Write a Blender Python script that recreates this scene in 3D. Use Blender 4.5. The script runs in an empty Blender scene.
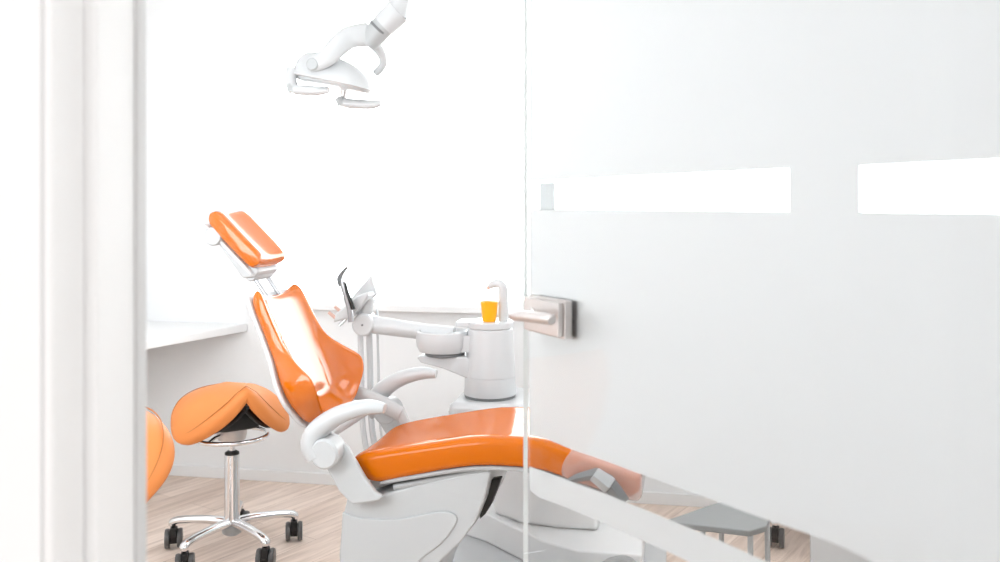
import bpy, bmesh, math, random
from mathutils import Vector, Matrix, Euler
from mathutils.geometry import tessellate_polygon
C = bpy.context.scene.collection
R = math.radians
PI = math.pi
sc = bpy.context.scene
random.seed(3)

# ------------------------------------------------------------------ materials
def pbsdf(name, col, rough=.5, metal=0., coat=0., spec=.5, bump=0., bscale=200, noise=0., nscale=8, emis=0, coat_rough=.03):
    m = bpy.data.materials.new(name); m.use_nodes = True
    nt = m.node_tree; b = nt.nodes['Principled BSDF']
    b.inputs['Base Color'].default_value = (*col, 1)
    b.inputs['Roughness'].default_value = rough
    b.inputs['Metallic'].default_value = metal
    b.inputs['Coat Weight'].default_value = coat
    b.inputs['Coat Roughness'].default_value = coat_rough; b.inputs['Coat IOR'].default_value = 1.48
    b.inputs['Specular IOR Level'].default_value = spec
    if noise:
        tc = nt.nodes.new('ShaderNodeTexCoord'); n = nt.nodes.new('ShaderNodeTexNoise')
        n.inputs['Scale'].default_value = nscale; n.inputs['Detail'].default_value = 4
        nt.links.new(tc.outputs['Object'], n.inputs['Vector'])
        mx = nt.nodes.new('ShaderNodeMix'); mx.data_type = 'RGBA'
        nt.links.new(n.outputs['Fac'], mx.inputs['Factor'])
        mx.inputs['A'].default_value = (*[c*(1-noise) for c in col], 1)
        mx.inputs['B'].default_value = (*[min(1, c*(1+noise)) for c in col], 1)
        nt.links.new(mx.outputs['Result'], b.inputs['Base Color'])
    if bump:
        tc = nt.nodes.new('ShaderNodeTexCoord'); n = nt.nodes.new('ShaderNodeTexNoise')
        n.inputs['Scale'].default_value = bscale; n.inputs['Detail'].default_value = 3
        bp = nt.nodes.new('ShaderNodeBump'); bp.inputs['Strength'].default_value = bump; bp.inputs['Distance'].default_value = .002
        nt.links.new(tc.outputs['Object'], n.inputs['Vector'])
        nt.links.new(n.outputs['Fac'], bp.inputs['Height']); nt.links.new(bp.outputs['Normal'], b.inputs['Normal'])
    return m

def glass(name, tint, refl=1.0, milk=0.0, milkcol=(.9, .9, .9), rough=.0):
    m = bpy.data.materials.new(name); m.use_nodes = True
    nt = m.node_tree; nt.nodes.clear()
    out = nt.nodes.new('ShaderNodeOutputMaterial')
    tr = nt.nodes.new('ShaderNodeBsdfTransparent'); tr.inputs['Color'].default_value = (*tint, 1)
    gl = nt.nodes.new('ShaderNodeBsdfGlossy'); gl.inputs['Roughness'].default_value = rough
    # Schlick reflectance, the same from either side of the sheet
    fr = nt.nodes.new('ShaderNodeLayerWeight'); fr.inputs['Blend'].default_value = .5
    pw = nt.nodes.new('ShaderNodeMath'); pw.operation = 'POWER'; pw.inputs[1].default_value = 5
    nt.links.new(fr.outputs['Facing'], pw.inputs[0])
    mu = nt.nodes.new('ShaderNodeMath'); mu.operation = 'MULTIPLY_ADD'; mu.inputs[1].default_value = .96*refl; mu.inputs[2].default_value = .04*refl
    nt.links.new(pw.outputs[0], mu.inputs[0])
    mx = nt.nodes.new('ShaderNodeMixShader'); nt.links.new(mu.outputs[0], mx.inputs['Fac'])
    base = tr.outputs[0]
    if milk:
        df = nt.nodes.new('ShaderNodeBsdfDiffuse'); df.inputs['Color'].default_value = (*milkcol, 1)
        m2 = nt.nodes.new('ShaderNodeMixShader'); m2.inputs['Fac'].default_value = milk
        nt.links.new(tr.outputs[0], m2.inputs[1]); nt.links.new(df.outputs[0], m2.inputs[2]); base = m2.outputs[0]
    nt.links.new(base, mx.inputs[1]); nt.links.new(gl.outputs[0], mx.inputs[2])
    nt.links.new(mx.outputs[0], out.inputs['Surface'])
    return m

def film_mat(name, dcol, tcol, fac):
    m = bpy.data.materials.new(name); m.use_nodes = True
    nt = m.node_tree; nt.nodes.clear()
    out = nt.nodes.new('ShaderNodeOutputMaterial')
    d = nt.nodes.new('ShaderNodeBsdfDiffuse'); d.inputs['Color'].default_value = (*dcol, 1)
    t = nt.nodes.new('ShaderNodeBsdfTranslucent'); t.inputs['Color'].default_value = (*tcol, 1)
    mx = nt.nodes.new('ShaderNodeMixShader'); mx.inputs['Fac'].default_value = fac
    nt.links.new(d.outputs[0], mx.inputs[1]); nt.links.new(t.outputs[0], mx.inputs[2])
    nt.links.new(mx.outputs[0], out.inputs['Surface'])
    return m

def wood_mat():
    m = bpy.data.materials.new('light_oak_planks'); m.use_nodes = True
    nt = m.node_tree; b = nt.nodes['Principled BSDF']; L = nt.links.new
    tc = nt.nodes.new('ShaderNodeTexCoord')
    mp = nt.nodes.new('ShaderNodeMapping'); mp.inputs['Rotation'].default_value = (0, 0, R(-56))
    L(tc.outputs['Object'], mp.inputs['Vector'])
    br = nt.nodes.new('ShaderNodeTexBrick')
    br.inputs['Scale'].default_value = 1; br.inputs['Brick Width'].default_value = 1.25; br.inputs['Row Height'].default_value = .15
    br.inputs['Mortar Size'].default_value = .0012; br.inputs['Mortar Smooth'].default_value = .3; br.offset = .37
    br.inputs['Color1'].default_value = (.68, .56, .48, 1); br.inputs['Color2'].default_value = (.82, .71, .635, 1)
    br.inputs['Mortar'].default_value = (.42, .32, .26, 1)
    L(mp.outputs[0], br.inputs['Vector'])
    m2 = nt.nodes.new('ShaderNodeMapping'); m2.inputs['Scale'].default_value = (1.6, 22, 1)
    L(mp.outputs[0], m2.inputs['Vector'])
    n = nt.nodes.new('ShaderNodeTexNoise'); n.inputs['Scale'].default_value = 1.6; n.inputs['Detail'].default_value = 7; n.inputs['Roughness'].default_value = .6
    n.inputs['Distortion'].default_value = .6
    L(m2.outputs[0], n.inputs['Vector'])
    cr = nt.nodes.new('ShaderNodeValToRGB'); cr.color_ramp.elements[0].position = .32; cr.color_ramp.elements[0].color = (.84, .78, .74, 1)
    cr.color_ramp.elements[1].position = .66; cr.color_ramp.elements[1].color = (1.2, 1.18, 1.17, 1)
    L(n.outputs['Fac'], cr.inputs['Fac'])
    mx = nt.nodes.new('ShaderNodeMix'); mx.data_type = 'RGBA'; mx.blend_type = 'MULTIPLY'; mx.inputs['Factor'].default_value = 1
    L(br.outputs['Color'], mx.inputs['A']); L(cr.outputs['Color'], mx.inputs['B'])
    L(mx.outputs['Result'], b.inputs['Base Color'])
    b.inputs['Roughness'].default_value = .45; b.inputs['Specular IOR Level'].default_value = .35
    return m

M = dict(
    wall=pbsdf('white_wall_paint', (.875, .88, .885), .9, spec=.2, bump=.05, bscale=300),
    ceil=pbsdf('white_ceiling_paint', (.86, .86, .86), .9, spec=.2, bump=.04, bscale=250),
    trim=pbsdf('white_lacquer_trim', (.86, .86, .86), .4, noise=.01),
    jamb=pbsdf('white_jamb_lacquer', (.89, .89, .89), .5, noise=.01),
    gasket=pbsdf('grey_door_gasket', (.64, .64, .64), .6, noise=.04),
    seat=pbsdf('orange_seat_upholstery', (.57, .128, .0005), .25, spec=.0, coat=.62, noise=.02, nscale=5, coat_rough=.07),
    orange=pbsdf('glossy_orange_upholstery', (.57, .128, .0005), .20, spec=.0, coat=1.0, noise=.02, nscale=5, coat_rough=.08),
    saddle=pbsdf('matte_orange_leather', (.78, .262, .066), .5, spec=.4, noise=.03, bump=.08, bscale=400),
    seam=pbsdf('dark_orange_seam', (.50, .17, .035), .6, noise=.03),
    white=pbsdf('white_gloss_plastic', (.60, .613, .625), .28, coat=.3, noise=.008),
    lampw=pbsdf('lamp_white_plastic', (.52, .528, .536), .35, coat=.2, noise=.008),
    base=pbsdf('pale_grey_plastic', (.48, .497, .506), .38, noise=.01),
    arm=pbsdf('arm_rest_plastic', (.50, .515, .525), .33, coat=.2, noise=.008),
    grey=pbsdf('grey_plastic', (.40, .41, .415), .4, noise=.02),
    dgrey=pbsdf('dark_grey_plastic', (.16, .165, .17), .45, noise=.03),
    table=pbsdf('grey_laminate', (.20, .205, .205), .5, noise=.02),
    chrome=pbsdf('chrome', (.82, .82, .83), .09, metal=1, noise=.01),
    steel=pbsdf('brushed_steel', (.62, .585, .57), .36, metal=1, noise=.03, nscale=60),
    rod=pbsdf('dark_steel_rod', (.36, .36, .37), .3, metal=1, noise=.02),
    black=pbsdf('black_plastic', (.006, .006, .006), .5, noise=.1),
    rubber=pbsdf('black_rubber', (.03, .03, .032), .5, noise=.1),
    wheel=pbsdf('grey_castor_wheel', (.09, .09, .09), .4, noise=.05),
    cup=pbsdf('amber_plastic_cup', (.95, .42, .004), .3, noise=.02),
    copper=pbsdf('copper_tip', (.75, .5, .42), .4, noise=.02),
    wood=wood_mat(),
    pane=glass('window_glass', (.98, .99, .985)),
    door=glass('clear_door_glass', (.96, .965, .966), .42),
    dedge=pbsdf('polished_glass_edge', (.80, .83, .82), .3, noise=.01),
    film=film_mat('frosted_white_film', (.25, .254, .257), (.725, .73, .735), .68),
    tile=film_mat('grey_film', (.48, .495, .50), (.84, .855, .86), .64),
    cover=glass('milky_clear_plastic', (.97, .97, .97), 1.0, .34, (.80, .64, .60), .1),
)

M['orange'].node_tree.nodes['Principled BSDF'].inputs['Coat IOR'].default_value = 1.68
# ------------------------------------------------------------------ mesh helpers
def finish(name, bm, mats, parent=None, ang=38, bevel=0, seg=3, sub=0, loc=None):
    bmesh.ops.remove_doubles(bm, verts=bm.verts, dist=1e-6)
    bmesh.ops.recalc_face_normals(bm, faces=bm.faces)
    me = bpy.data.meshes.new(name); bm.to_mesh(me); bm.free()
    if not isinstance(mats, (list, tuple)): mats = [mats]
    for m in mats: me.materials.append(m)
    for p in me.polygons: p.use_smooth = True
    o = bpy.data.objects.new(name, me); C.objects.link(o)
    if parent: o.parent = parent
    if loc: o.location = loc
    if bevel:
        b = o.modifiers.new('bevel', 'BEVEL'); b.width = bevel; b.segments = seg; b.limit_method = 'ANGLE'; b.angle_limit = R(30)
        b.harden_normals = False
        w = o.modifiers.new('wn', 'WEIGHTED_NORMAL'); w.keep_sharp = True
    else:
        me.set_sharp_from_angle(angle=R(ang))
    if sub:
        s = o.modifiers.new('sub', 'SUBSURF'); s.levels = sub; s.render_levels = sub
    return o

def add_box(bm, lo, hi, mtx=None, mat=0):
    vs = []
    for z in (lo[2], hi[2]):
        for x, y in ((lo[0], lo[1]), (hi[0], lo[1]), (hi[0], hi[1]), (lo[0], hi[1])):
            p = Vector((x, y, z)); vs.append(bm.verts.new(mtx @ p if mtx else p))
    for f in ((3, 2, 1, 0), (4, 5, 6, 7), (0, 1, 5, 4), (1, 2, 6, 5), (2, 3, 7, 6), (3, 0, 4, 7)):
        bm.faces.new([vs[i] for i in f]).material_index = mat

def add_prism(bm, pts, v0, v1, axis='y', mtx=None):
    """polygon pts extruded: axis 'y' -> pts are (x,z); axis 'z' -> pts are (x,y)"""
    def P(a, b, c):
        p = Vector((a, c, b)) if axis == 'y' else (Vector((a, b, c)) if axis == 'z' else Vector((c, a, b)))
        return mtx @ p if mtx else p
    A = [bm.verts.new(P(a, b, v0)) for a, b in pts]; B = [bm.verts.new(P(a, b, v1)) for a, b in pts]
    bm.faces.new(A); bm.faces.new(B[::-1]); n = len(pts)
    for i in range(n):
        bm.faces.new((A[i], A[(i+1) % n], B[(i+1) % n], B[i]))

def catmull(pts, n=6):
    pts = [Vector(p) for p in pts]; out = []
    for i in range(len(pts)-1):
        p0 = pts[max(i-1, 0)]; p1 = pts[i]; p2 = pts[i+1]; p3 = pts[min(i+2, len(pts)-1)]
        for k in range(n):
            t = k/n
            out.append(.5*((2*p1)+(p2-p0)*t+(2*p0-5*p1+4*p2-p3)*t*t+(3*p1-p0-3*p2+p3)*t**3))
    out.append(pts[-1]); return out

def add_tube(bm, pts, r, seg=14, smooth=0, cap=True, flat=None, mat=0):
    """tube through pts; r number or list; flat=(ku,kv) scales of section (kv along world-ish up)"""
    pts = [Vector(p) for p in pts]
    rs = list(r) if isinstance(r, (list, tuple)) else [r]*len(pts)
    if smooth:
        ext = [Vector((p.x, p.y, p.z, rr)) if False else p for p, rr in zip(pts, rs)]
        np_ = catmull(ext, smooth)
        nr = []
        for i in range(len(rs)-1):
            for k in range(smooth): nr.append(rs[i]+(rs[i+1]-rs[i])*k/smooth)
        nr.append(rs[-1]); pts, rs = np_, nr
    t0 = (pts[1]-pts[0]).normalized()
    up = Vector((0, 0, 1)) if abs(t0.z) < .9 else Vector((0, 1, 0))
    nrm = (up - t0*up.dot(t0)).normalized()
    rings = []
    for i, p in enumerate(pts):
        t = (pts[min(i+1, len(pts)-1)]-pts[max(i-1, 0)]).normalized()
        nrm = (nrm - t*nrm.dot(t)).normalized(); bn = t.cross(nrm)
        ku, kv = flat if flat else (1, 1)
        rings.append([bm.verts.new(p + (bn*math.cos(2*PI*j/seg)*ku + nrm*math.sin(2*PI*j/seg)*kv)*rs[i]) for j in range(seg)])
    for a, b in zip(rings, rings[1:]):
        for j in range(seg):
            bm.faces.new((a[j], a[(j+1) % seg], b[(j+1) % seg], b[j])).material_index = mat
    if cap:
        bm.faces.new(rings[0][::-1]).material_index = mat; bm.faces.new(rings[-1]).material_index = mat

def add_lathe(bm, prof, cx=0, cy=0, seg=32, kx=1, ky=1, mtx=None, mat=0):
    rings = []
    for r, z in prof:
        ring = []
        for j in range(seg):
            a = 2*PI*j/seg; p = Vector((cx+r*kx*math.cos(a), cy+r*ky*math.sin(a), z))
            ring.append(bm.verts.new(mtx @ p if mtx else p))
        rings.append(ring)
    for a, b in zip(rings, rings[1:]):
        for j in range(seg): bm.faces.new((a[j], a[(j+1) % seg], b[(j+1) % seg], b[j])).material_index = mat
    bm.faces.new(rings[0][::-1]).material_index = mat; bm.faces.new(rings[-1]).material_index = mat

def add_torus(bm, R0, r, c, seg=40, rs=10, mtx=None):
    rings = []
    for i in range(seg):
        a = 2*PI*i/seg
        ring = []
        for j in range(rs):
            b = 2*PI*j/rs
            p = Vector((c[0]+(R0+r*math.cos(b))*math.cos(a), c[1]+(R0+r*math.cos(b))*math.sin(a), c[2]+r*math.sin(b)))
            ring.append(bm.verts.new(mtx @ p if mtx else p))
        rings.append(ring)
    for i in range(seg):
        A, B = rings[i], rings[(i+1) % seg]
        for j in range(rs): bm.faces.new((A[j], A[(j+1) % rs], B[(j+1) % rs], B[j]))

def sgnpow(x, p): return math.copysign(abs(x)**p, x)

def add_pillow(bm, fn, ns=28, nt=40, p=.5, endpow=6, pn=None):
    """closed cushion: fn(s,a,b) -> point, s 0..1 along, a,b in [-1,1] section coords (b thickness)"""
    pn = pn or p
    rings = []
    for i in range(ns+1):
        c = -math.cos(PI*i/ns); s = .5+.5*sgnpow(c, .8)
        th = max(0., 1-abs(c)**endpow)**.5
        th = max(th, .02)
        ring = []
        for j in range(nt):
            a = 2*PI*j/nt
            ring.append(bm.verts.new(fn(s, sgnpow(math.cos(a), p), sgnpow(math.sin(a), pn)*th)))
        rings.append(ring)
    for A, B in zip(rings, rings[1:]):
        for j in range(nt): bm.faces.new((A[j], A[(j+1) % nt], B[(j+1) % nt], B[j]))
    bm.faces.new(rings[0][::-1]); bm.faces.new(rings[-1])

def interp(tab, x):
    if x <= tab[0][0]: return tab[0][1]
    for i in range(len(tab)-1):
        if x <= tab[i+1][0]:
            x0, y0 = tab[i]; x1, y1 = tab[i+1]
            ym = tab[i-1] if i > 0 else tab[i]; yp = tab[i+2] if i+2 < len(tab) else tab[i+1]
            m0 = (y1-ym[1])/max(1e-9, x1-ym[0]); m1 = (yp[1]-y0)/max(1e-9, yp[0]-x0)
            h = x1-x0; t = (x-x0)/h
            return (2*t**3-3*t*t+1)*y0+(t**3-2*t*t+t)*h*m0+(-2*t**3+3*t*t)*y1+(t**3-t*t)*h*m1
    return tab[-1][1]

def thing(name, label, cat, loc=(0, 0, 0), rotz=0, group=None):
    o = bpy.data.objects.new(name, None); C.objects.link(o); o.empty_display_size = .05
    o.location = loc; o.rotation_euler = (0, 0, rotz); o['label'] = label; o['category'] = cat
    if group: o['group'] = group
    return o
def tag(o, label, cat, group=None):
    o['label'] = label; o['category'] = cat
    if group: o['group'] = group
    return o
def struct(o, label=None):
    o['kind'] = 'structure'
    if label: o['label'] = label
    return o
NB = bmesh.new

# ------------------------------------------------------------------ room shell
WA = R(-10.5)
U = Vector((math.cos(WA), math.sin(WA), 0)); V = Vector((-math.sin(WA), math.cos(WA), 0))
WO = Vector((-.787, 4.19, 0))
WM = Matrix.Translation(WO) @ Matrix.Rotation(WA, 4, 'Z')        # wall frame: x along the back wall, y outwards
CEIL = 2.75

bm = NB(); add_box(bm, (-5, -4, -.1), (5, 7, 0)); struct(finish('floor', bm, M['wood']), 'light oak plank floor')

W0, W1, SILL, HEAD = -.400, 3.05, .845, 2.55                        # window opening along the wall
XL, XR = -1.06, 3.25
bm = NB()
add_box(bm, (XL-.15, 0, 0), (W0, .3, CEIL), WM); add_box(bm, (W1, 0, 0), (XR+.15, .3, CEIL), WM)
add_box(bm, (W0, 0, 0), (W1, .3, SILL-.03), WM); add_box(bm, (W0, 0, HEAD), (W1, .3, CEIL), WM)
struct(finish('wall_back', bm, M['wall']), 'white back wall below and beside the window')
FV = -3.41
bm = NB(); add_box(bm, (XL-.15, FV, 0), (XL, 0, CEIL), WM); struct(finish('wall_left', bm, M['wall']))
bm = NB(); add_box(bm, (XR, FV, 0), (XR+.15, 0, CEIL), WM); struct(finish('wall_right', bm, M['wall']))
bm = NB(); add_box(bm, (XL-.15, FV-.2, CEIL), (XR+.15, .3, CEIL+.12), WM); struct(finish('ceiling', bm, M['ceil']))

bm = NB(); add_box(bm, (XL, -.014, 0), (XR, 0, .052), WM)
struct(finish('baseboard_back', bm, M['trim'], bevel=.003), 'white baseboard along the back wall')
bm = NB(); add_box(bm, (XL, FV, 0), (XL+.014, -.014, .052), WM); struct(finish('baseboard_left', bm, M['trim'], bevel=.003))

# window: frame, pane, sill
bm = NB()
fw = .045
add_box(bm, (W0, .012, SILL), (W0+.004, .05, HEAD), WM); add_box(bm, (W1-fw, .012, SILL), (W1, .05, HEAD), WM)
add_box(bm, (W0, .012, SILL), (W1, .05, SILL+.02), WM); add_box(bm, (W0, .012, HEAD-fw), (W1, .05, HEAD), WM)
win = struct(finish('window_1', bm, M['trim'], bevel=.004), 'wide window with a white frame and white sill')
bm = NB(); add_box(bm, (W0+.001, .028, SILL+.01), (W1-.02, .034, HEAD-.02), WM); finish('window_pane', bm, M['pane'], win)
bm = NB(); add_box(bm, (W0, -.05, SILL-.03), (W1+.02, .012, SILL), WM); finish('window_sill', bm, M['trim'], win, bevel=.004)

# front wall with the doorway (the photograph looks in through it)
HX = Vector((.535, .835, 0))                                      # hinge end of the glass door
FM = Matrix.Translation(Vector((-.4445, 1.051, 0))) @ Matrix.Rotation(WA, 4, 'Z')   # x along the wall from the left reveal, y into the room
DW = 1.06; WT = .135
bm = NB()
add_box(bm, (-2.5, -WT, 0), (0, 0, CEIL+.3), FM); add_box(bm, (DW, -WT, 0), (3.6, 0, CEIL+.3), FM); add_box(bm, (0, -WT, 2.15), (DW, 0, CEIL+.3), FM)
struct(finish('wall_front', bm, M['wall']), 'white wall around the doorway, out of focus in the foreground')
bm = NB()
add_box(bm, (0, -WT+.002, 0), (.012, -.080, 2.14), FM)
add_box(bm, (0, -.080, 0), (.026, -.008, 2.14), FM)
tr = struct(finish('trim_1', bm, M['jamb'], bevel=.004), 'pale grey door jamb lining at the left of the doorway')
bm = NB(); add_box(bm, (.002, -.008, 0), (.030, .010, 2.14), FM); finish('gasket', bm, M['gasket'], tr, bevel=.003)

# ------------------------------------------------------------------ glass door
DANG = math.atan2(-.8816, .472)
dr = bpy.data.objects.new('door_1', None); C.objects.link(dr); dr.location = (.0455, 1.752, 0); dr.rotation_euler = (0, 0, DANG)
struct(dr, 'open glass door with frosted white film, clear bands and a steel lever handle')
# local: x from free edge to hinge, +y away from the camera side? (near face is at y=0)
DL, DT, DH = 1.035, .010, 2.1
bm = NB()
x0, x1, z0, z1 = 0, DL, .012, DH
q = [(x0, 0, z0), (x1, 0, z0), (x1, 0, z1), (x0, 0, z1)]
A = [bm.verts.new(p) for p in q]; B = [bm.verts.new((p[0], DT, p[2])) for p in q]
bm.faces.new(A); bm.faces.new(B[::-1])
for i in range(4): bm.faces.new((A[i], A[(i+1) % 4], B[(i+1) % 4], B[i])).material_index = 1
finish('glass_pane', bm, [M['door'], M['dedge']], dr)

def smooth_loop(pts, n=4):
    pts = [Vector((x, z, 0)) for x, z in pts]; out = []
    for i in range(len(pts)-1):
        p0 = pts[max(i-1, 0)]; p1, p2 = pts[i], pts[i+1]; p3 = pts[min(i+2, len(pts)-1)]
        for k in range(n):
            t = k/n
            out.append(.5*((2*p1)+(p2-p0)*t+(2*p0-5*p1+4*p2-p3)*t*t+(3*p1-p0-3*p2+p3)*t**3))
    out.append(pts[-1]); return [(p.x, p.y) for p in out]
fx0 = .0050
band_hi = smooth_loop([(.016, .852), (.0816, .8594), (.1679, .8605), (.2617, .8656), (.3727, .8698), (.5148, .8759), (.6339, .8811), (.7031, .8849), (.7506, .8869), (.8017, .8854), (.86, .878)])
band_lo = smooth_loop([(.82, .852), (.7506, .8340), (.6865, .8273), (.6302, .8255), (.5423, .8234), (.4423, .8187), (.3727, .8160), (.3246, .8130), (.2735, .8105), (.2315, .8070), (.1343, .8000), (.016, .7915)])
band2 = smooth_loop([(.016, .7458), (.0522, .7420), (.1206, .7480), (.2192, .7560), (.2994, .7610), (.3623, .7640), (.447, .7690), (.53, .7700), (.62, .765)]) + [(.70, .70), (.70, .45), (.016, .40)]
holes = [[(.016, 1.2925), (.684, 1.2925), (.684, 1.3465), (.016, 1.3465)],
         [(.7962, 1.2925), (1.02, 1.2925), (1.02, 1.3455), (.7962, 1.3455)],
         band_hi+band_lo, band2]
outer = [(fx0, .014), (DL-.002, .014), (DL-.002, DH-.002), (fx0, DH-.002)]
# keep the holes a hair inside the outline so that the film stays one sheet
holes = [[(max(x-.010, fx0+.0005), z) for x, z in h] for h in holes]
def flat_with_holes(polys, y):
    """even-odd filled sheet through a 2D curve"""
    cu = bpy.data.curves.new('film_outline', 'CURVE'); cu.dimensions = '2D'; cu.fill_mode = 'BOTH'; cu.extrude = 0
    for p in polys:
        sp = cu.splines.new('POLY'); sp.points.add(len(p)-1); sp.use_cyclic_u = True
        for k, (x, z) in enumerate(p): sp.points[k].co = (x, z, 0, 1)
    tmp = bpy.data.objects.new('film_tmp', cu); C.objects.link(tmp)
    bpy.context.view_layer.update()
    dg = bpy.context.evaluated_depsgraph_get()
    me = bpy.data.meshes.new_from_object(tmp.evaluated_get(dg))
    bpy.data.objects.remove(tmp); bpy.data.curves.remove(cu)
    for v in me.vertices: v.co = Vector((v.co.x, y, v.co.y))
    return me
me = flat_with_holes([outer]+holes, DT+.0006)
me.materials.clear(); me.materials.append(M['film'])
fo = bpy.data.objects.new('frosted_film', me); C.objects.link(fo); fo.parent = dr; fo['label'] = 'frosted white film with clear bands cut out'
bm = NB(); add_box(bm, (.044, DT+.0004, 1.2905), (.100, DT+.0010, 1.3425)); o = finish('film_tile', bm, M['tile'], dr); o['label'] = 'small grey film square'

# lock plate and levers (near side is -y)
for sgn in (-1, 1):
    y0 = 0 if sgn < 0 else DT+.0012
    bm = NB(); add_box(bm, (.042, min(y0, y0+sgn*.016), 1.062), (.176, max(y0, y0+sgn*.016), 1.130))
    pl = finish('lock_plate', bm, M['steel'], dr, bevel=.002)
    bm = NB(); add_box(bm, (.048, min(y0+sgn*.016, y0+sgn*.027), 1.066), (.171, max(y0+sgn*.016, y0+sgn*.027), 1.127)); finish('cover_plate', bm, M['steel'], pl, bevel=.002)
    bm = NB()
    yb = y0+sgn*.026
    add_tube(bm, [(.080, yb, 1.098), (.080, yb+sgn*.025, 1.098), (.083, yb+sgn*.040, 1.099), (.100, yb+sgn*.047, 1.100), (.128, yb+sgn*.047, 1.102), (.203, yb+sgn*.040, 1.105), (.213, yb+sgn*.039, 1.105)],
             [.0085, .0085, .009, .0098, .0102, .0102, .0085], 16, 5)
    add_lathe(bm, [(.013, 0), (.013, .004), (.009, .006)], mtx=Matrix.Translation((.080, yb, 1.098)) @ Matrix.Rotation(R(90 if sgn < 0 else -90), 4, 'X'), seg=20)
    o = finish('lever_handle', bm, M['steel'], dr)
# hinges
for z in (.35, 1.85):
    bm = NB(); add_box(bm, (DL-.05, -.012, z-.045), (DL+.002, DT+.012, z+.045)); finish('hinge', bm, M['steel'], dr, bevel=.003)

smooth_pts = smooth_loop
# ------------------------------------------------------------------ dental chair
CA = R(-12)
chair = thing('dental_chair', 'dental treatment chair with glossy orange upholstery on a pale grey base', 'dental chair', (-.41, 2.75, 0), CA)
# seat and leg cushion
SPRAW = [(.045, .547), (.13, .572), (.22, .593), (.317, .614), (.40, .6275), (.475, .630), (.54, .628), (.60, .620), (.66, .601), (.735, .578), (.80, .558), (.838, .546)]
SP = [(u, z-.005) for u, z in SPRAW]
def prof(u):
    z = interp(SP, u); dz = (interp(SP, u+.01)-interp(SP, u-.01))/.02
    n = Vector((-dz, 0, 1)).normalized(); return Vector((u, 0, z)), n
def cushion(u0, u1, hw, th, endpow, p=.28, lean=0, pn=.42):
    bm = NB()
    def fn(s, a, b):
        u = u0+(u1-u0)*s; c, n = prof(u)
        w = interp(hw, u)
        dish = -.010*(1-abs(a)**2)*(1 if b > 0 else 0)
        sh = lean*b*max(0, 1-s*3)
        return c+n*(b*th/2+dish)+Vector((-sh, a*w, 0))
    add_pillow(bm, fn, 44, 48, p, endpow, pn)
    return bm
hwS = [(.03, .165), (.05, .185), (.10, .205), (.3, .212), (.5, .210), (.66, .200), (.80, .185), (.85, .17)]
seat = finish('seat_cushion', cushion(.035, .838, hwS, .090, 16, lean=.030), M['seat'], chair, 60)
bm = NB()
def fnc(s, a, b):
    u = .635+.211*s; c, n = prof(u)
    return c+n*(b*.047)+Vector((0, a*(interp(hwS, u)+.004), 0))
add_pillow(bm, fnc, 24, 48, .26, 16, .4)
o = finish('foot_cover', bm, M['cover'], chair, 60); o['label'] = 'milky clear plastic sleeve over the foot end'
# thin shell under the seat
bm = NB()
def fns(s, a, b):
    u = .10+.68*s; c, n = prof(u); return c+n*(-.046+b*.008)+Vector((0, a*(interp(hwS, u)-.012), 0))
add_pillow(bm, fns, 24, 32, .3, 16); finish('seat_shell', bm, M['grey'], chair, 60)
# chrome slide rail under the seat edge
for v in (-.175, .175):
    bm = NB(); add_tube(bm, [(.15, v, .502), (.29, v, .535), (.425, v, .569)], .009, 10); finish('slide_rail', bm, M['grey'], chair)

# backrest
BB = Vector((-.152, 0, .634)); bd = Vector((-.408, 0, .913)); bn = Vector((.913, 0, .408)); BL = .432
hwB = [(0, .105), (.04, .135), (.10, .160), (.2, .194), (.3, .204), (.40, .190), (.52, .164), (.65, .154), (.8, .150), (.9, .147), (.96, .140), (1, .128)]
wing = [(0, .060), (.1, .098), (.2, .130), (.30, .136), (.42, .092), (.55, .050), (.7, .036), (1, .030)]
def relief(s, t):
    k = abs(t)**4.2
    lip = .055*max(0, 1-s/.20)**2
    return interp(wing, s)*k+lip*(1-k)
def back(s, a, b):
    w = interp(hwB, s); rl = relief(s, a)
    sag = -.022*(1-abs(a)**2)*max(0, (s-.8)/.2)
    nb = .12*rl; nf = .036+rl
    return BB+bd*(BL*s+sag)+bn*((nf+nb)/2+b*(nf-nb)/2)+Vector((0, a*w, 0))
bm = NB(); add_pillow(bm, back, 56, 72, .42, 14, .6)
finish('backrest', bm, M['orange'], chair, 70)
bm = NB()
def bshell(s, a, b):
    w = interp(hwB, s)-.006
    return BB+bd*(BL*s)+bn*(-.004+.12*relief(s, a)+b*.012)+Vector((0, a*w, 0))
add_pillow(bm, bshell, 40, 52, .36, 14, .5)
finish('backrest_shell', bm, M['white'], chair, 70)

# headrest
HC = Vector((-.400, 0, 1.189)); hd = Vector((.72, 0, -.69)).normalized(); hn = Vector((.69, 0, .72)).normalized()
def head(s, a, b):
    s2 = (s-.5)*2
    w = .098*(1-.10*abs(s2)**3); f = .012*abs(a)**2
    return HC+hd*(s2*.110)+hn*(f+b*.030)+Vector((0, a*w, 0))
bm = NB(); add_pillow(bm, head, 40, 56, .34, 10, .5)
finish('headrest', bm, M['orange'], chair, 70)
bm = NB()
def hsh(s, a, b):
    s2 = (s-.5)*2
    return HC+hd*(s2*.112+.004)+hn*(-.030+b*.008)+Vector((0, a*.084, 0))
add_pillow(bm, hsh, 20, 32, .4, 6)
hb = finish('headrest_shell', bm, M['white'], chair, 60)
bm = NB()                                                         # tilt bracket
K1 = Vector((-.462, 0, 1.205)); K2 = Vector((-.352, 0, 1.092))
add_prism(bm, [(-.480, 1.222), (-.432, 1.222), (-.385, 1.16), (-.318, 1.098), (-.335, 1.078), (-.375, 1.075), (-.455, 1.178)], -.068, .068)
finish('tilt_bracket', bm, M['base'], chair, bevel=.006)
bm = NB()
ry = Matrix.Rotation(R(90), 4, 'X')
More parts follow.
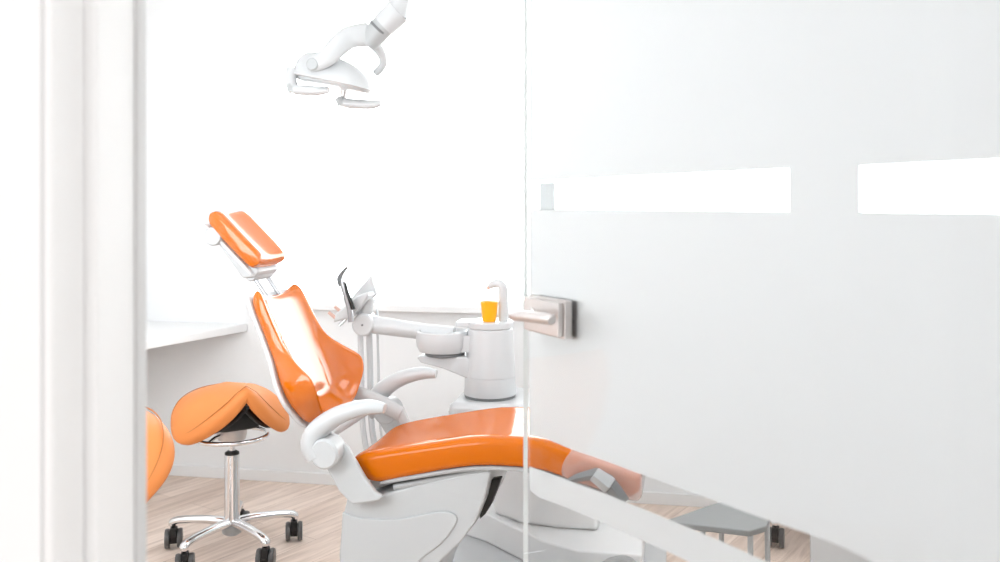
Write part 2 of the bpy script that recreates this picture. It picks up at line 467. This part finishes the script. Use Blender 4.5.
add_lathe(bm, [(.026, -.090), (.029, -.086), (.029, .086), (.026, .090)], mtx=Matrix.Translation((-.463, 0, 1.204)) @ ry, seg=28)
finish('tilt_knob', bm, M['base'], chair)
bm = NB()
add_lathe(bm, [(.019, -.058), (.022, -.054), (.022, .054), (.019, .058)], mtx=Matrix.Translation((-.352, 0, 1.088)) @ ry, seg=24)
finish('rod_clamp', bm, M['base'], chair)
for v in (-.042, .042):
    bm = NB(); add_tube(bm, [(-.355, v, 1.085), (-.268, v, .965)], .0065, 12); finish('headrest_rod', bm, M['rod'], chair)

# arm rests with pivots and side brackets
for sg in (-1, 1):
    v = .255*sg
    bm = NB()
    path = [(.150, v, .742), (.105, v, .744), (.05, v, .731), (0, v, .708), (-.045, v, .672), (-.062, v, .636), (-.045, v, .60)]
    add_tube(bm, path, [.014, .022, .025, .028, .032, .035, .034], 20, 6, flat=(1.15, .95))
    arm = finish('armrest', bm, M['arm'], chair, 50)
    bm = NB()
    yo = v+sg*.028; yi = v-sg*.028
    mtx = Matrix.Translation((-.015, v, .615)) @ ry
    add_lathe(bm, [(.036, -.036), (.042, -.030), (.042, .030), (.036, .036)], mtx=mtx, seg=32)
    finish('pivot_cap', bm, M['arm'], arm)
    bm = NB()
    vi = .222*sg
    add_prism(bm, [(-.062, .62), (-.02, .668), (.035, .625), (.085, .545), (.120, .503), (.140, .497), (.128, .482), (.05, .466), (.012, .50)], min(vi, vi+sg*.022), max(vi, vi+sg*.022))
    finish('side_bracket', bm, M['base'], chair, bevel=.007)
bm = NB()
add_tube(bm, [(-.075, -.22, .630), (-.075, .22, .630)], .022, 16)
finish('back_hinge', bm, M['base'], chair)
bm = NB()                                                          # arm carrying the far armrest, seen behind the seat
add_tube(bm, [(-.11, .19, .685), (-.06, .20, .665), (.0, .205, .638), (.045, .205, .617)], [.021, .023, .025, .022], 16, 5, flat=(.6, 1.1))
add_tube(bm, [(.035, .215, .625), (.065, .215, .56)], [.020, .018], 14)
finish('hinge_arm', bm, M['arm'], chair, 50)

# base body
bm = NB()
side = [(.012, .462), (-.003, .40), (-.012, .30), (-.004, .16), (.02, .0105), (.19, .0105), (.235, .19), (.289, .307), (.345, .362), (.388, .42), (.415, .488), (.432, .56), (.425, .572), (.29, .535), (.165, .497), (.09, .474)]
add_prism(bm, side, -.185, .185)
body = finish('base_body', bm, M['base'], chair, bevel=.018, seg=4)
bm = NB()
mtx = Matrix.Identity(4)
pan = smooth_pts([(.0, .425), (.06, .412), (.172, .418), (.24, .436), (.289, .446), (.322, .446), (.338, .428), (.322, .395), (.289, .354), (.235, .31), (.195, .25), (.185, .12), (.180, .02)])+[(.03, .02), (.005, .16), (-.006, .30)]
add_prism(bm, pan, -.191, .191)
finish('side_panel', bm, M['base'], chair, bevel=.0045)
bm = NB()
add_prism(bm, [(.06, .478), (.155, .508), (.43, .58), (.43, .592), (.12, .53), (.07, .52)], -.15, .15)
finish('seat_carrier', bm, M['grey'], chair, bevel=.004)
bm = NB()
add_prism(bm, [(.452, .535), (.438, .495), (.424, .46), (.406, .43), (.39, .415), (.39, .44), (.405, .47), (.425, .53)], -.14, -.11)
finish('gap_shade', bm, M['black'], chair, bevel=.004)  # black strip put in for the shade in the gap beside the base

# grey angled bracket on the near side of the foot end
bm = NB()
cl = Vector((0, 0, 0))
add_tube(bm, [(.632, -.212, .555), (.68, -.228, .578), (.728, -.232, .592), (.757, -.232, .574), (.777, -.232, .549), (.797, -.230, .519)],
         [.004, .012, .017, .021, .021, .022], 4, 0, flat=(.7, 1))
o = finish('foot_bracket', bm, M['dgrey'], chair, 30, bevel=.003)
o['label'] = 'grey angled bracket at the foot end'
bm = NB(); add_tube(bm, [(.722, -.234, .592), (.765, -.234, .562)], [.0215, .0255], 4, 0, flat=(.85, 1)); finish('bracket_sleeve', bm, M['grey'], o, 30, bevel=.003)

# ------------------------------------------------------------------ treatment unit (spittoon tower, bowl, delivery arm)
UA = R(-10.5)
unit = thing('treatment_unit', 'white spittoon unit with tower and swing arm behind the orange chair', 'dental unit', (0, 3.3, 0), UA)
bm = NB(); add_prism(bm, [(-.34, .36), (-.36, -.42), (.05, -.52), (.60, -.52), (.60, .22), (.2, .38)], 0, .010, 'z')
finish('floor_plate', bm, M['white'], unit, bevel=.003)
bm = NB()
add_prism(bm, [(-.30, .26), (-.075, .128), (.17, -.10), (.30, -.17), (.52, -.17), (.52, .22), (.2, .36), (-.1, .36)], .010, .118, 'z')
finish('plinth', bm, M['trim'], unit, bevel=.008)
bm = NB(); add_prism(bm, [(-.05, .135), (.06, .05), (.20, .02), (.36, .02), (.36, .22), (.2, .34), (-.05, .34)], .118, .48, 'z')
finish('column', bm, M['trim'], unit, bevel=.02, seg=4)
bm = NB(); add_box(bm, (-.165, -.13, .465), (.36, .20, .597)); cab = finish('cabinet', bm, M['white'], unit, bevel=.025, seg=4)
bm = NB(); add_tube(bm, [(-.163, -.03, .53), (-.178, -.03, .53), (-.182, -.03, .545)], .006, 10); add_lathe(bm, [(.009, 0), (.009, .014)], -.178, -.03, mtx=Matrix.Translation((0, 0, .512))); finish('valve', bm, M['steel'], cab)
bm = NB(); add_lathe(bm, [(.092, .596), (.094, .600), (.094, .606), (.09, .608)], -.037, 0, 40); finish('swivel_ring', bm, M['dgrey'], unit)
bm = NB(); add_lathe(bm, [(.094, .607), (.096, .612), (.0925, .674), (.0905, .6745), (.0905, .6765), (.0923, .677), (.0835, .845), (.080, .850)], -.037, 0, 48)
tow = finish('tower', bm, M['white'], unit, 30)
bm = NB(); add_lathe(bm, [(.081, .850), (.0855, .852), (.0855, .872), (.083, .876)], -.037, 0, 48)
add_box(bm, (-.155, -.05, .856), (-.04, .05, .874)); finish('top_tray', bm, M['white'], unit, bevel=.004)
bm = NB(); pts = [(.012, .0, .874), (.012, .0, .97), (.010, .0, .998), (-.004, .0, 1.012), (-.024, .0, 1.010), (-.040, .0, 1.000)]
add_tube(bm, pts, [.016, .016, .016, .015, .013, .010], 14, 5, flat=(1.1, .9)); sp = finish('water_spout', bm, M['white'], unit, 60)
bm = NB(); add_tube(bm, [(-.036, 0, 1.003), (-.048, 0, .992)], .008, 12); finish('spout_tip', bm, M['copper'], sp)
# cuspidor bowl
bm = NB()
add_lathe(bm, [(.070, .756), (.088, .760), (.099, .780), (.101, .812), (.099, .832), (.094, .836), (.088, .832), (.07, .80), (.03, .785), (.006, .783)], -.212, -.01, 44, 1.0, .9)
add_box(bm, (-.20, -.055, .765), (-.08, .05, .826))
finish('spittoon_bowl', bm, M['white'], unit, 40)
bm = NB(); add_lathe(bm, [(.066, .744), (.074, .746), (.074, .757), (.066, .758)], -.205, -.01, 32); finish('bowl_ring', bm, M['dgrey'], unit)
bm = NB(); add_prism(bm, [(-.300, .742), (-.285, .722), (-.20, .704), (-.105, .668), (-.08, .72), (-.11, .748), (-.29, .748)], -.06, .055); finish('bowl_bracket', bm, M['white'], unit, bevel=.012, seg=4)
# swing arm
bm = NB(); add_tube(bm, [(-.18, .03, .815), (-.30, .03, .824), (-.505, .03, .846)], [.030, .030, .034], 20)
finish('swing_arm', bm, M['white'], unit, 40)
bm = NB(); add_lathe(bm, [(.036, -.040), (.043, -.034), (.043, .034), (.036, .040)], mtx=Matrix.Translation((-.525, .03, .848)) @ ry, seg=32)
jt = finish('arm_joint', bm, M['white'], unit)
bm = NB(); add_lathe(bm, [(.004, 0), (.004, .003)], mtx=Matrix.Translation((-.525, -.010, .848)) @ ry, seg=12); finish('joint_screw', bm, M['dgrey'], jt)
bm = NB(); add_tube(bm, [(-.535, .03, .865), (-.522, .03, .90), (-.515, .03, .945)], [.026, .024, .022], 16); finish('riser', bm, M['lampw'], unit)
bm = NB(); add_prism(bm, [(-.635, .858), (-.622, .893), (-.545, .955), (-.500, .975), (-.492, .96), (-.545, .895), (-.575, .872)], -.03, .05)
hold = finish('instrument_holder', bm, M['white'], unit, bevel=.008)
bm = NB(); add_prism(bm, [(-.60, .935), (-.512, 1.035), (-.488, .962), (-.51, .94)], .052, .085); finish('holder_fin', bm, M['white'], hold, bevel=.006)
for dx, dz in ((0, 0), (.024, .022)):
    bm = NB(); add_tube(bm, [(-.625+dx, -.01, .868+dz), (-.655+dx, -.02, .895+dz)], [.007, .006], 10)
    o = finish('instrument_hook', bm, M['copper'], hold)
bm = NB(); add_tube(bm, [(-.615, -.01, .845), (-.575, .0, .885)], [.006, .006], 10); finish('instrument_hook', bm, M['chrome'], hold)
hoses = [(-.545, .02, .011), (-.520, .05, .012), (-.495, .075, .005)]
for x, y, r in hoses:
    bm = NB(); add_tube(bm, [(x, y, .90), (x+.005, y, .70), (x+.02, y, .40), (x+.10, y+.03, .20), (x+.25, y+.05, .15), (x+.36, y+.06, .16)], r, 12, 6); finish('hose', bm, M['white'], unit)
# saliva ejector and syringe resting in the holder (lift-out)
Mu = Matrix.Translation((0, 3.3, 0)) @ Matrix.Rotation(UA, 4, 'Z')
ej = thing('suction_handpiece', 'slim black and chrome curved suction handpiece upright in the instrument holder', 'dental instrument', Mu @ Vector((-.572, -.052, .925)), UA)
bm = NB(); add_tube(bm, [(.018, 0, -.06), (.012, 0, -.01), (-.004, 0, .05), (-.017, 0, .09)], [.011, .011, .013, .012], 14, 5); finish('grip', bm, M['rod'], ej)
bm = NB(); add_tube(bm, [(.030, -.006, -.012), (.018, -.010, .022), (.004, -.010, .058), (-.001, -.008, .085)], [.008, .0075, .006, .004], 10, 5); finish('lever', bm, M['black'], ej)
bm = NB(); add_tube(bm, [(-.022, -.004, .072), (-.026, -.004, .10), (-.014, 0, .125), (.002, 0, .142)], [.008, .010, .0075, .005], 12, 5); finish('neck', bm, M['dgrey'], ej)
bm = NB(); add_tube(bm, [(-.012, 0, .128), (.006, 0, .155), (.012, 0, .172), (.020, 0, .176)], [.005, .0045, .004, .004], 10, 5); finish('tip', bm, M['chrome'], ej)
sy = thing('saliva_ejector', 'thin clear hooked saliva tube at the right of the instrument holder', 'dental instrument', Mu @ Vector((-.472, .03, .975)), UA)
bm = NB(); add_tube(bm, [(.0, 0, -.015), (.018, 0, .01), (.046, 0, .035), (.050, 0, .052), (.034, 0, .064), (.020, 0, .066), (.014, 0, .076), (.022, 0, .092)], .0028, 8, 5); finish('tube', bm, M['lampw'], sy)

# cup
cp = thing('cup', 'small amber orange plastic cup on top of the white tower', 'cup', Mu @ Vector((-.034, -.030, .8762)), UA)
bm = NB(); add_lathe(bm, [(.022, 0), (.0245, .003), (.0262, .012), (.0315, .066), (.032, .072), (.0300, .072), (.0245, .012), (.004, .008)], 0, 0, 36)
finish('cup_body', bm, M['cup'], cp, 40)

# foot control on the floor beside the plinth
fc = thing('foot_control', 'white round foot control on the floor below the leg rest', 'foot pedal', (.395, 2.86, .0101))
bm = NB(); add_lathe(bm, [(.125, 0), (.13, .006), (.128, .02), (.10, .045), (.05, .06), (.01, .062)], 0, 0, 40); finish('pedal_base', bm, M['white'], fc, 40)
bm = NB(); add_tube(bm, [(-.095, .03, .035), (-.07, .03, .115), (-.03, .03, .145), (.03, .03, .14), (.05, .03, .05)], [.009, .014, .016, .013, .009], 12, 5); finish('pedal_bow', bm, M['grey'], fc)

# ------------------------------------------------------------------ operating lamp
LA = R(-10.5)
LO = Vector((-.3, 2.85, 0)); LMx = Matrix.Translation(LO) @ Matrix.Rotation(LA, 4, 'Z')
lamp = thing('operating_lamp', 'white dental operating lamp with two handles hanging from a ceiling pole', 'lamp', (LO.x, LO.y, 1.6), LA)
def Lp(x, y, z): return (x, y, z-1.6)
# head: domed shell tilted along u
dome = [(0, .0), (.04, .048), (.1, .070), (.2, .083), (.35, .087), (.5, .085), (.65, .078), (.8, .064), (.9, .044), (1, .016)]
def shell(s, a, b):
    x = -.368+.262*s; zb = 1.722-.058*s
    top = interp(dome, s); w = .085*max(.0, (1-abs(2*s-1)**3.2))**.5+.012
    z = zb+(top*(max(0, 1-a*a))**.5 if b > 0 else -.006)*abs(b)
    return Vector(Lp(x, a*w, z))
bm = NB(); add_pillow(bm, shell, 30, 40, .75, 10, .8); finish('lamp_head', bm, M['lampw'], lamp, 55)
bm = NB()
def rim(s, a, b):
    x = -.356+.240*s; zb = 1.712-.047*s; w = .070*max(0, 1-abs(2*s-1)**4)**.5+.004
    return Vector(Lp(x, a*w, zb+b*.011))
add_pillow(bm, rim, 24, 32, .6, 10); finish('light_panel', bm, M['base'], lamp, 55)
bm = NB(); add_tube(bm, [Lp(-.355, -.055, 1.735), Lp(-.360, -.058, 1.70), Lp(-.352, -.058, 1.672)], [.020, .019, .017], 14, 4); finish('handle_post', bm, M['lampw'], lamp)
bm = NB(); add_tube(bm, [Lp(-.362, -.058, 1.682), Lp(-.345, -.060, 1.669), Lp(-.33, -.062, 1.664), Lp(-.27, -.062, 1.660), Lp(-.232, -.060, 1.662)], [.012, .0155, .0165, .0155, .010], 16, 5); finish('handle', bm, M['lampw'], lamp, 60)
bm = NB(); add_tube(bm, [Lp(-.225, .055, 1.70), Lp(-.226, .055, 1.65)], [.014, .009], 14); finish('handle_post', bm, M['steel'], lamp)
bm = NB(); add_tube(bm, [Lp(-.245, .055, 1.650), Lp(-.225, .055, 1.636), Lp(-.19, .055, 1.630), Lp(-.13, .055, 1.627), Lp(-.098, .055, 1.632)], [.010, .0155, .0165, .0150, .009], 16, 5); finish('handle', bm, M['lampw'], lamp, 60)
# collar rings on the handles
for x, y, z in ((-.354, -.059, 1.674), (-.233, .055, 1.641)):
    bm = NB(); add_tube(bm, [Lp(x-.004, y, z+.010), Lp(x+.004, y, z-.014)], .0172, 14); finish('handle_ring', bm, M['grey'], lamp)
# yoke
bm = NB()
add_tube(bm, [Lp(-.285, -.085, 1.738), Lp(-.260, -.087, 1.745), Lp(-.225, -.080, 1.766), Lp(-.198, -.06, 1.802), Lp(-.170, -.03, 1.832), Lp(-.12, 0, 1.845)], [.017, .022, .025, .028, .031, .034], 20, 6, flat=(.75, 1.25))
yk = finish('yoke', bm, M['lampw'], lamp, 60)
bm = NB()
add_tube(bm, [Lp(-.16, .0, 1.848), Lp(-.118, .02, 1.825), Lp(-.095, .06, 1.785), Lp(-.10, .075, 1.755), Lp(-.125, .072, 1.728)], [.028, .020, .015, .013, .012], 16, 6); finish('yoke_fork', bm, M['lampw'], lamp, 60)
bm = NB(); add_lathe(bm, [(.016, 0), (.02, .004), (.02, .012)], mtx=Matrix.Translation(Lp(-.270, -.105, 1.738)) @ Matrix.Rotation(R(-90), 4, 'X'), seg=24); finish('yoke_pivot', bm, M['grey'], lamp)
bm = NB(); add_tube(bm, [Lp(-.128, 0, 1.812), Lp(-.098, 0, 1.845), Lp(-.070, 0, 1.873)], [.030, .038, .037], 22); finish('joint_collar', bm, M['grey'], lamp, 40)
bm = NB(); add_tube(bm, [Lp(-.088, 0, 1.857), Lp(-.082, 0, 1.863)], .0385, 22); finish('joint_ring', bm, M['dgrey'], lamp, 40)
bm = NB()
add_tube(bm, [Lp(-.072, 0, 1.871), Lp(-.045, 0, 1.895), Lp(-.022, 0, 1.915)], [.040, .042, .043], 22)
add_tube(bm, [Lp(-.030, 0, 1.900), Lp(-.020, 0, 1.94), Lp(-.016, 0, 2.2), Lp(-.016, 0, 2.72)], [.036, .036, .034, .034], 22)
finish('lamp_pole', bm, M['lampw'], lamp, 45)
bm = NB(); add_lathe(bm, [(.09, 1.12), (.09, 1.13), (.085, 1.15)], -.016, 0, 32); finish('ceiling_plate', bm, M['lampw'], lamp)

# ------------------------------------------------------------------ saddle stools
def castor(root, ang, r):
    c = Vector((math.cos(ang)*r, math.sin(ang)*r, 0)); t = Vector((-math.sin(ang), math.cos(ang), 0))
    sw = random.uniform(-.35, .35)
    t = Vector((math.cos(sw), math.sin(sw), 0))
    if abs(t.y) > .85: t = Vector((.8, .6*math.copysign(1, t.y), 0))
    fwd = Vector((-t.y, t.x, 0))
    bm = NB()
    F4 = Matrix(((t.x, fwd.x, 0, c.x), (t.y, fwd.y, 0, c.y), (0, 0, 1, 0), (0, 0, 0, 1)))
    add_prism(bm, [(-.022, .080), (.018, .080), (.034, .066), (.040, .040), (.026, .022), (-.004, .018), (-.022, .045)], -.0125, .0125, 'x', F4)
    add_tube(bm, [c+Vector((0, 0, .076)), c+Vector((0, 0, .098))], .008, 12)
    h = finish('castor', bm, M['black'], root, bevel=.003)
    for s in (-1, 1):
        bm = NB()
        mt = F4 @ Matrix.Translation((s*.0225, .008, .0365)) @ Matrix.Rotation(R(90), 4, 'Y')
        add_lathe(bm, [(.024, -.0095), (.034, -.0085), (.0362, -.003), (.0362, .003), (.034, .0085), (.024, .0095)], mtx=mt, seg=30)
        finish('wheel', bm, M['wheel'], h)

SW = [(-1, .165), (-.5, .190), (0, .204), (.3, .178), (.7, .114), (1, .072)]      # half width along the saddle
SD = [(-1, .060), (-.5, .105), (0, .152), (.3, .168), (.7, .136), (1, .105)]      # how far the flaps hang
def saddle_pt(s, a, off=0., k=1.0):
    """s 0 back .. 1 front along local x, a -1..1 across (local y)"""
    l = (s-.5)*2
    a = a*(max(0., 1-abs(l)**5))**.30*k
    f = max(0, l); v = f**1.6                                       # the front narrows to a sharp ridge with hanging flaps
    W = interp(SW, l); D = interp(SD, l)
    ph = abs(a)*R(80)
    y = (1-v)*math.sin(ph)/math.sin(R(80))+v*abs(a)
    drop = (1-v)*(1-math.cos(ph))/(1-math.cos(R(80)))+v*abs(a)**1.05
    rise = .008*f**2-.012*(1-abs(l))-.050*max(0, -l)**1.5
    x = .190*l*k+.015*abs(a)*(1-f)-.010*abs(a)*f
    dy = W*((1-v)*math.cos(ph)+v); dz = D*((1-v)*math.sin(ph)*1.2+v*min(1, abs(a)*6))
    n = Vector((0, math.copysign(dz, a), dy)).normalized()
    return Vector((x, math.copysign(W*y, a), .616+rise-D*drop))+n*off

def make_stool(loc, rot, seat_rot, label):
    root = thing('saddle_stool', label, 'stool', loc, rot, 'orange saddle stools')
    sm = Matrix.Rotation(seat_rot, 4, 'Z')
    bm = NB()
    add_pillow(bm, lambda s, a, b: sm @ saddle_pt(s, a, b*.029), 44, 64, .5, 10, .6)
    st = finish('saddle_seat', bm, M['saddle'], root, 75)
    bm = NB()
    for k in (.86,):
        # stitched seam running a little inside the rim
        n = 72; pts = []
        for i in range(n+1):
            th = 2*PI*i/n; l = math.cos(th)*.90; aa = math.sin(th)
            s = .5+.5*l
            full = (max(0., 1-abs(l)**3.2))**.36
            a_ = math.copysign(min(.90, abs(aa)**.55*.90), aa)
            pts.append(sm @ saddle_pt(s, a_, .0285*(1-abs(a_)**8)+.0015))
        add_tube(bm, pts, .0014, 6, 0, False)
    finish('seam', bm, M['seam'], st)
    bm = NB()
    add_pillow(bm, lambda s, a, b: sm @ (saddle_pt(s, a*.93, -.038+b*.010, .93)), 28, 48, .6, 8)
    add_pillow(bm, lambda s, a, b: sm @ Vector(((s-.5)*.20, a*.085, (.518+b*.05))), 14, 28, .4, 8)
    finish('seat_shell', bm, M['black'], root, 60)
    bm = NB(); add_lathe(bm, [(.030, .415), (.050, .424), (.055, .445), (.055, .495)], 0, 0, 32); finish('height_mechanism', bm, M['steel'], root)
    bm = NB(); add_torus(bm, .130, .0085, (0, 0, .437))
    for q in (R(55), R(55+180)): add_tube(bm, [(math.cos(q)*.04, math.sin(q)*.04, .452), (math.cos(q)*.09, math.sin(q)*.09, .448), (math.cos(q)*.122, math.sin(q)*.122, .438)], .006, 10)
    finish('hand_ring', bm, M['chrome'], root, 60)
    bm = NB(); add_lathe(bm, [(.012, .25), (.012, .42)], 0, 0, 20); finish('gas_piston', bm, M['chrome'], root)
    bm = NB(); add_lathe(bm, [(.017, .366), (.0265, .368), (.0265, .374), (.015, .381)], 0, 0, 24); finish('column_cap', bm, M['black'], root)
    bm = NB(); add_lathe(bm, [(.030, .092), (.032, .122), (.0285, .136), (.0268, .367), (.018, .368)], 0, 0, 28); finish('column', bm, M['chrome'], root)
    bm = NB(); add_lathe(bm, [(.022, .066), (.034, .074), (.040, .10), (.03, .11)], 0, 0, 28); finish('hub', bm, M['grey'], root)
    r = .234
    for k in range(5):
        an = R(90-72*k)
        d = Vector((math.cos(an), math.sin(an), 0)); z = Vector((0, 0, 1))
        bm = NB(); add_tube(bm, [d*.012+z*.112, d*.08+z*.117, d*.16+z*.115, d*.212+z*.110, d*.236+z*.101, d*.240+z*.088], [.021, .019, .0165, .016, .0165, .014], 14, 4, flat=(1.05, .85))
        finish('base_leg', bm, M['chrome'], root, 50)
        castor(root, an, r)
    return root
def copy_tree(o, parent=None):
    c = o.copy(); C.objects.link(c)
    if parent: c.parent = parent; c.matrix_parent_inverse = o.matrix_parent_inverse.copy()
    for ch in list(o.children): copy_tree(ch, c)
    return c
FR = R(9.6)
st1 = make_stool((-1.004, 3.372, 0), FR, R(-57)-FR, 'orange saddle stool with chrome base in full view left of the dental chair')
st2 = copy_tree(st1); st2.location = (-1.125, 2.40, 0); st2.rotation_euler = (0, 0, R(-60))
for ch in st2.children:                                            # a deeper saddle on a higher gas lift
    k = ch.name.split('.')[0]
    if k in ('saddle_seat', 'seat_shell'): ch.scale = (1.15, 1.10, 1.62); ch.location.z = -.245
    elif k in ('height_mechanism', 'hand_ring', 'gas_piston'): ch.location.z += .07
st2['label'] = 'orange saddle stool cut off by the door jamb at the left'
st3 = copy_tree(st1); st3.location = (1.25, 3.53, 0); st3.rotation_euler = (0, 0, R(-25))
st3['label'] = 'stool behind the frosted door, only one castor visible through the clear band'

# ------------------------------------------------------------------ counter, side table, cabinet
bm = NB()
P = [(-1.195, 4.262), (-1.62, 3.42), (-2.26, 3.42), (-2.26, 3.95)]
lw = WM @ Vector((XL, 0, 0)); lw2 = WM @ Vector((XL, -1.1, 0))
P = [(-1.195, 4.262), (-1.60, 3.44), tuple(lw2.xy), tuple(lw.xy)]
P[2] = tuple((WM @ Vector((XL+.002, -.95, 0))).xy); P[3] = tuple((WM @ Vector((XL+.002, -.002, 0))).xy)
add_prism(bm, P, .702, .738, 'z')
ct = thing('counter', 'white wall mounted counter slab in the left back corner', 'counter', (-1.7, 4.1, .70))
o = finish('worktop', bm, M['trim'], ct, bevel=.004); o.location = (1.7, -4.1, -.70)
bm = NB(); add_box(bm, (XL+.003, -.80, .60), (XL+.28, -.77, .7015), WM); o = finish('support_bracket', bm, M['trim'], ct); o.location = (1.7, -4.1, -.70)

tb = thing('side_table', 'low grey table with thin legs seen through the clear band of the glass door', 'table', (.66, 2.47, 0), R(-18))
bm = NB(); add_prism(bm, [(-.198, -.082), (-.185, -.088), (.03, -.092), (.07, -.04), (.09, .15), (.06, .17), (-.03, .17), (-.09, .09), (-.15, -.01)], .424, .440, 'z'); finish('tabletop', bm, M['table'], tb, bevel=.004)
for x, y in ((-.10, -.07), (.03, -.06), (-.06, .10), (.07, .12)):
    bm = NB(); add_tube(bm, [(x*.95, y*.95, .425), (x*1.05, y*1.05, 0)], .0075, 12); finish('leg', bm, M['grey'], tb)

pn = thing('screen_panel', 'white upright panel edge at the right end of the clear band in the glass door', 'panel', (1.10, 3.19, 0), WA)
bm = NB(); add_box(bm, (0, -.012, .02), (.62, .012, .95)); finish('board', bm, M['white'], pn, bevel=.003)
for x in (.10, .50):
    bm = NB(); add_box(bm, (x, -.05, 0), (x+.04, .02, .02)); finish('foot', bm, M['grey'], pn, bevel=.003)

# ------------------------------------------------------------------ light
w = bpy.data.worlds.new('world'); sc.world = w; w.use_nodes = True
nt = w.node_tree; nt.nodes.clear()
out = nt.nodes.new('ShaderNodeOutputWorld'); bg = nt.nodes.new('ShaderNodeBackground')
tc = nt.nodes.new('ShaderNodeTexCoord'); sx = nt.nodes.new('ShaderNodeSeparateXYZ')
mr = nt.nodes.new('ShaderNodeMapRange'); mr.interpolation_type = 'SMOOTHSTEP'
mr.inputs['From Min'].default_value = -.25; mr.inputs['From Max'].default_value = .35
mr.inputs['To Min'].default_value = 0; mr.inputs['To Max'].default_value = 1
nt.links.new(tc.outputs['Generated'], sx.inputs[0]); nt.links.new(sx.outputs['Y'], mr.inputs['Value'])
# bright hazy horizon outside the window, softer sky above it
ev = nt.nodes.new('ShaderNodeMapRange'); ev.interpolation_type = 'SMOOTHSTEP'
ev.inputs['From Min'].default_value = .30; ev.inputs['From Max'].default_value = .42
ev.inputs['To Min'].default_value = 11.0; ev.inputs['To Max'].default_value = 1.9
nt.links.new(sx.outputs['Z'], ev.inputs['Value'])
mxw = nt.nodes.new('ShaderNodeMix'); mxw.data_type = 'FLOAT'
mxw.inputs['A'].default_value = 1.75
nt.links.new(mr.outputs[0], mxw.inputs['Factor']); nt.links.new(ev.outputs[0], mxw.inputs['B'])
bg.inputs['Color'].default_value = (.955, .98, 1, 1); nt.links.new(mxw.outputs['Result'], bg.inputs['Strength']); nt.links.new(bg.outputs[0], out.inputs['Surface'])
def area(name, loc, rot, sx_, sy_, power):
    l = bpy.data.lights.new(name, 'AREA'); l.shape = 'RECTANGLE'; l.size = sx_; l.size_y = sy_; l.energy = power
    l.color = (.93, .97, 1); o = bpy.data.objects.new(name, l); C.objects.link(o); o.location = loc; o.rotation_euler = rot; return o
area('ceiling_fill_light', (-.75, 2.1, CEIL-.02), (0, 0, WA), 1.2, 1.0, 6)  # unseen area lamp added below the ceiling to fill the room
area('fill_light', (-1.25, 1.42, 1.35), (R(90), 0, R(-8)), 1.2, .9, 26)  # added lamp, brightens the back wall under the counter
area('ceiling_fill_light', (1.0, 2.5, CEIL-.02), (0, 0, WA), 1.1, 1.1, 14)  # second added ceiling fill, out of view

# ------------------------------------------------------------------ camera
cam = bpy.data.cameras.new('camera'); co = bpy.data.objects.new('camera', cam); C.objects.link(co)
cam.sensor_fit = 'HORIZONTAL'; cam.sensor_width = 36; cam.lens = 32.4; cam.shift_y = -.076
cam.clip_start = .02
co.location = (0, 0, 1.3); co.rotation_euler = (R(90), 0, 0)
cam.dof.use_dof = True; cam.dof.focus_distance = 2.75; cam.dof.aperture_fstop = 3.4
sc.camera = co
sc.view_settings.view_transform = 'Standard'; sc.view_settings.look = 'None'; sc.view_settings.exposure = -.40; sc.view_settings.gamma = 1
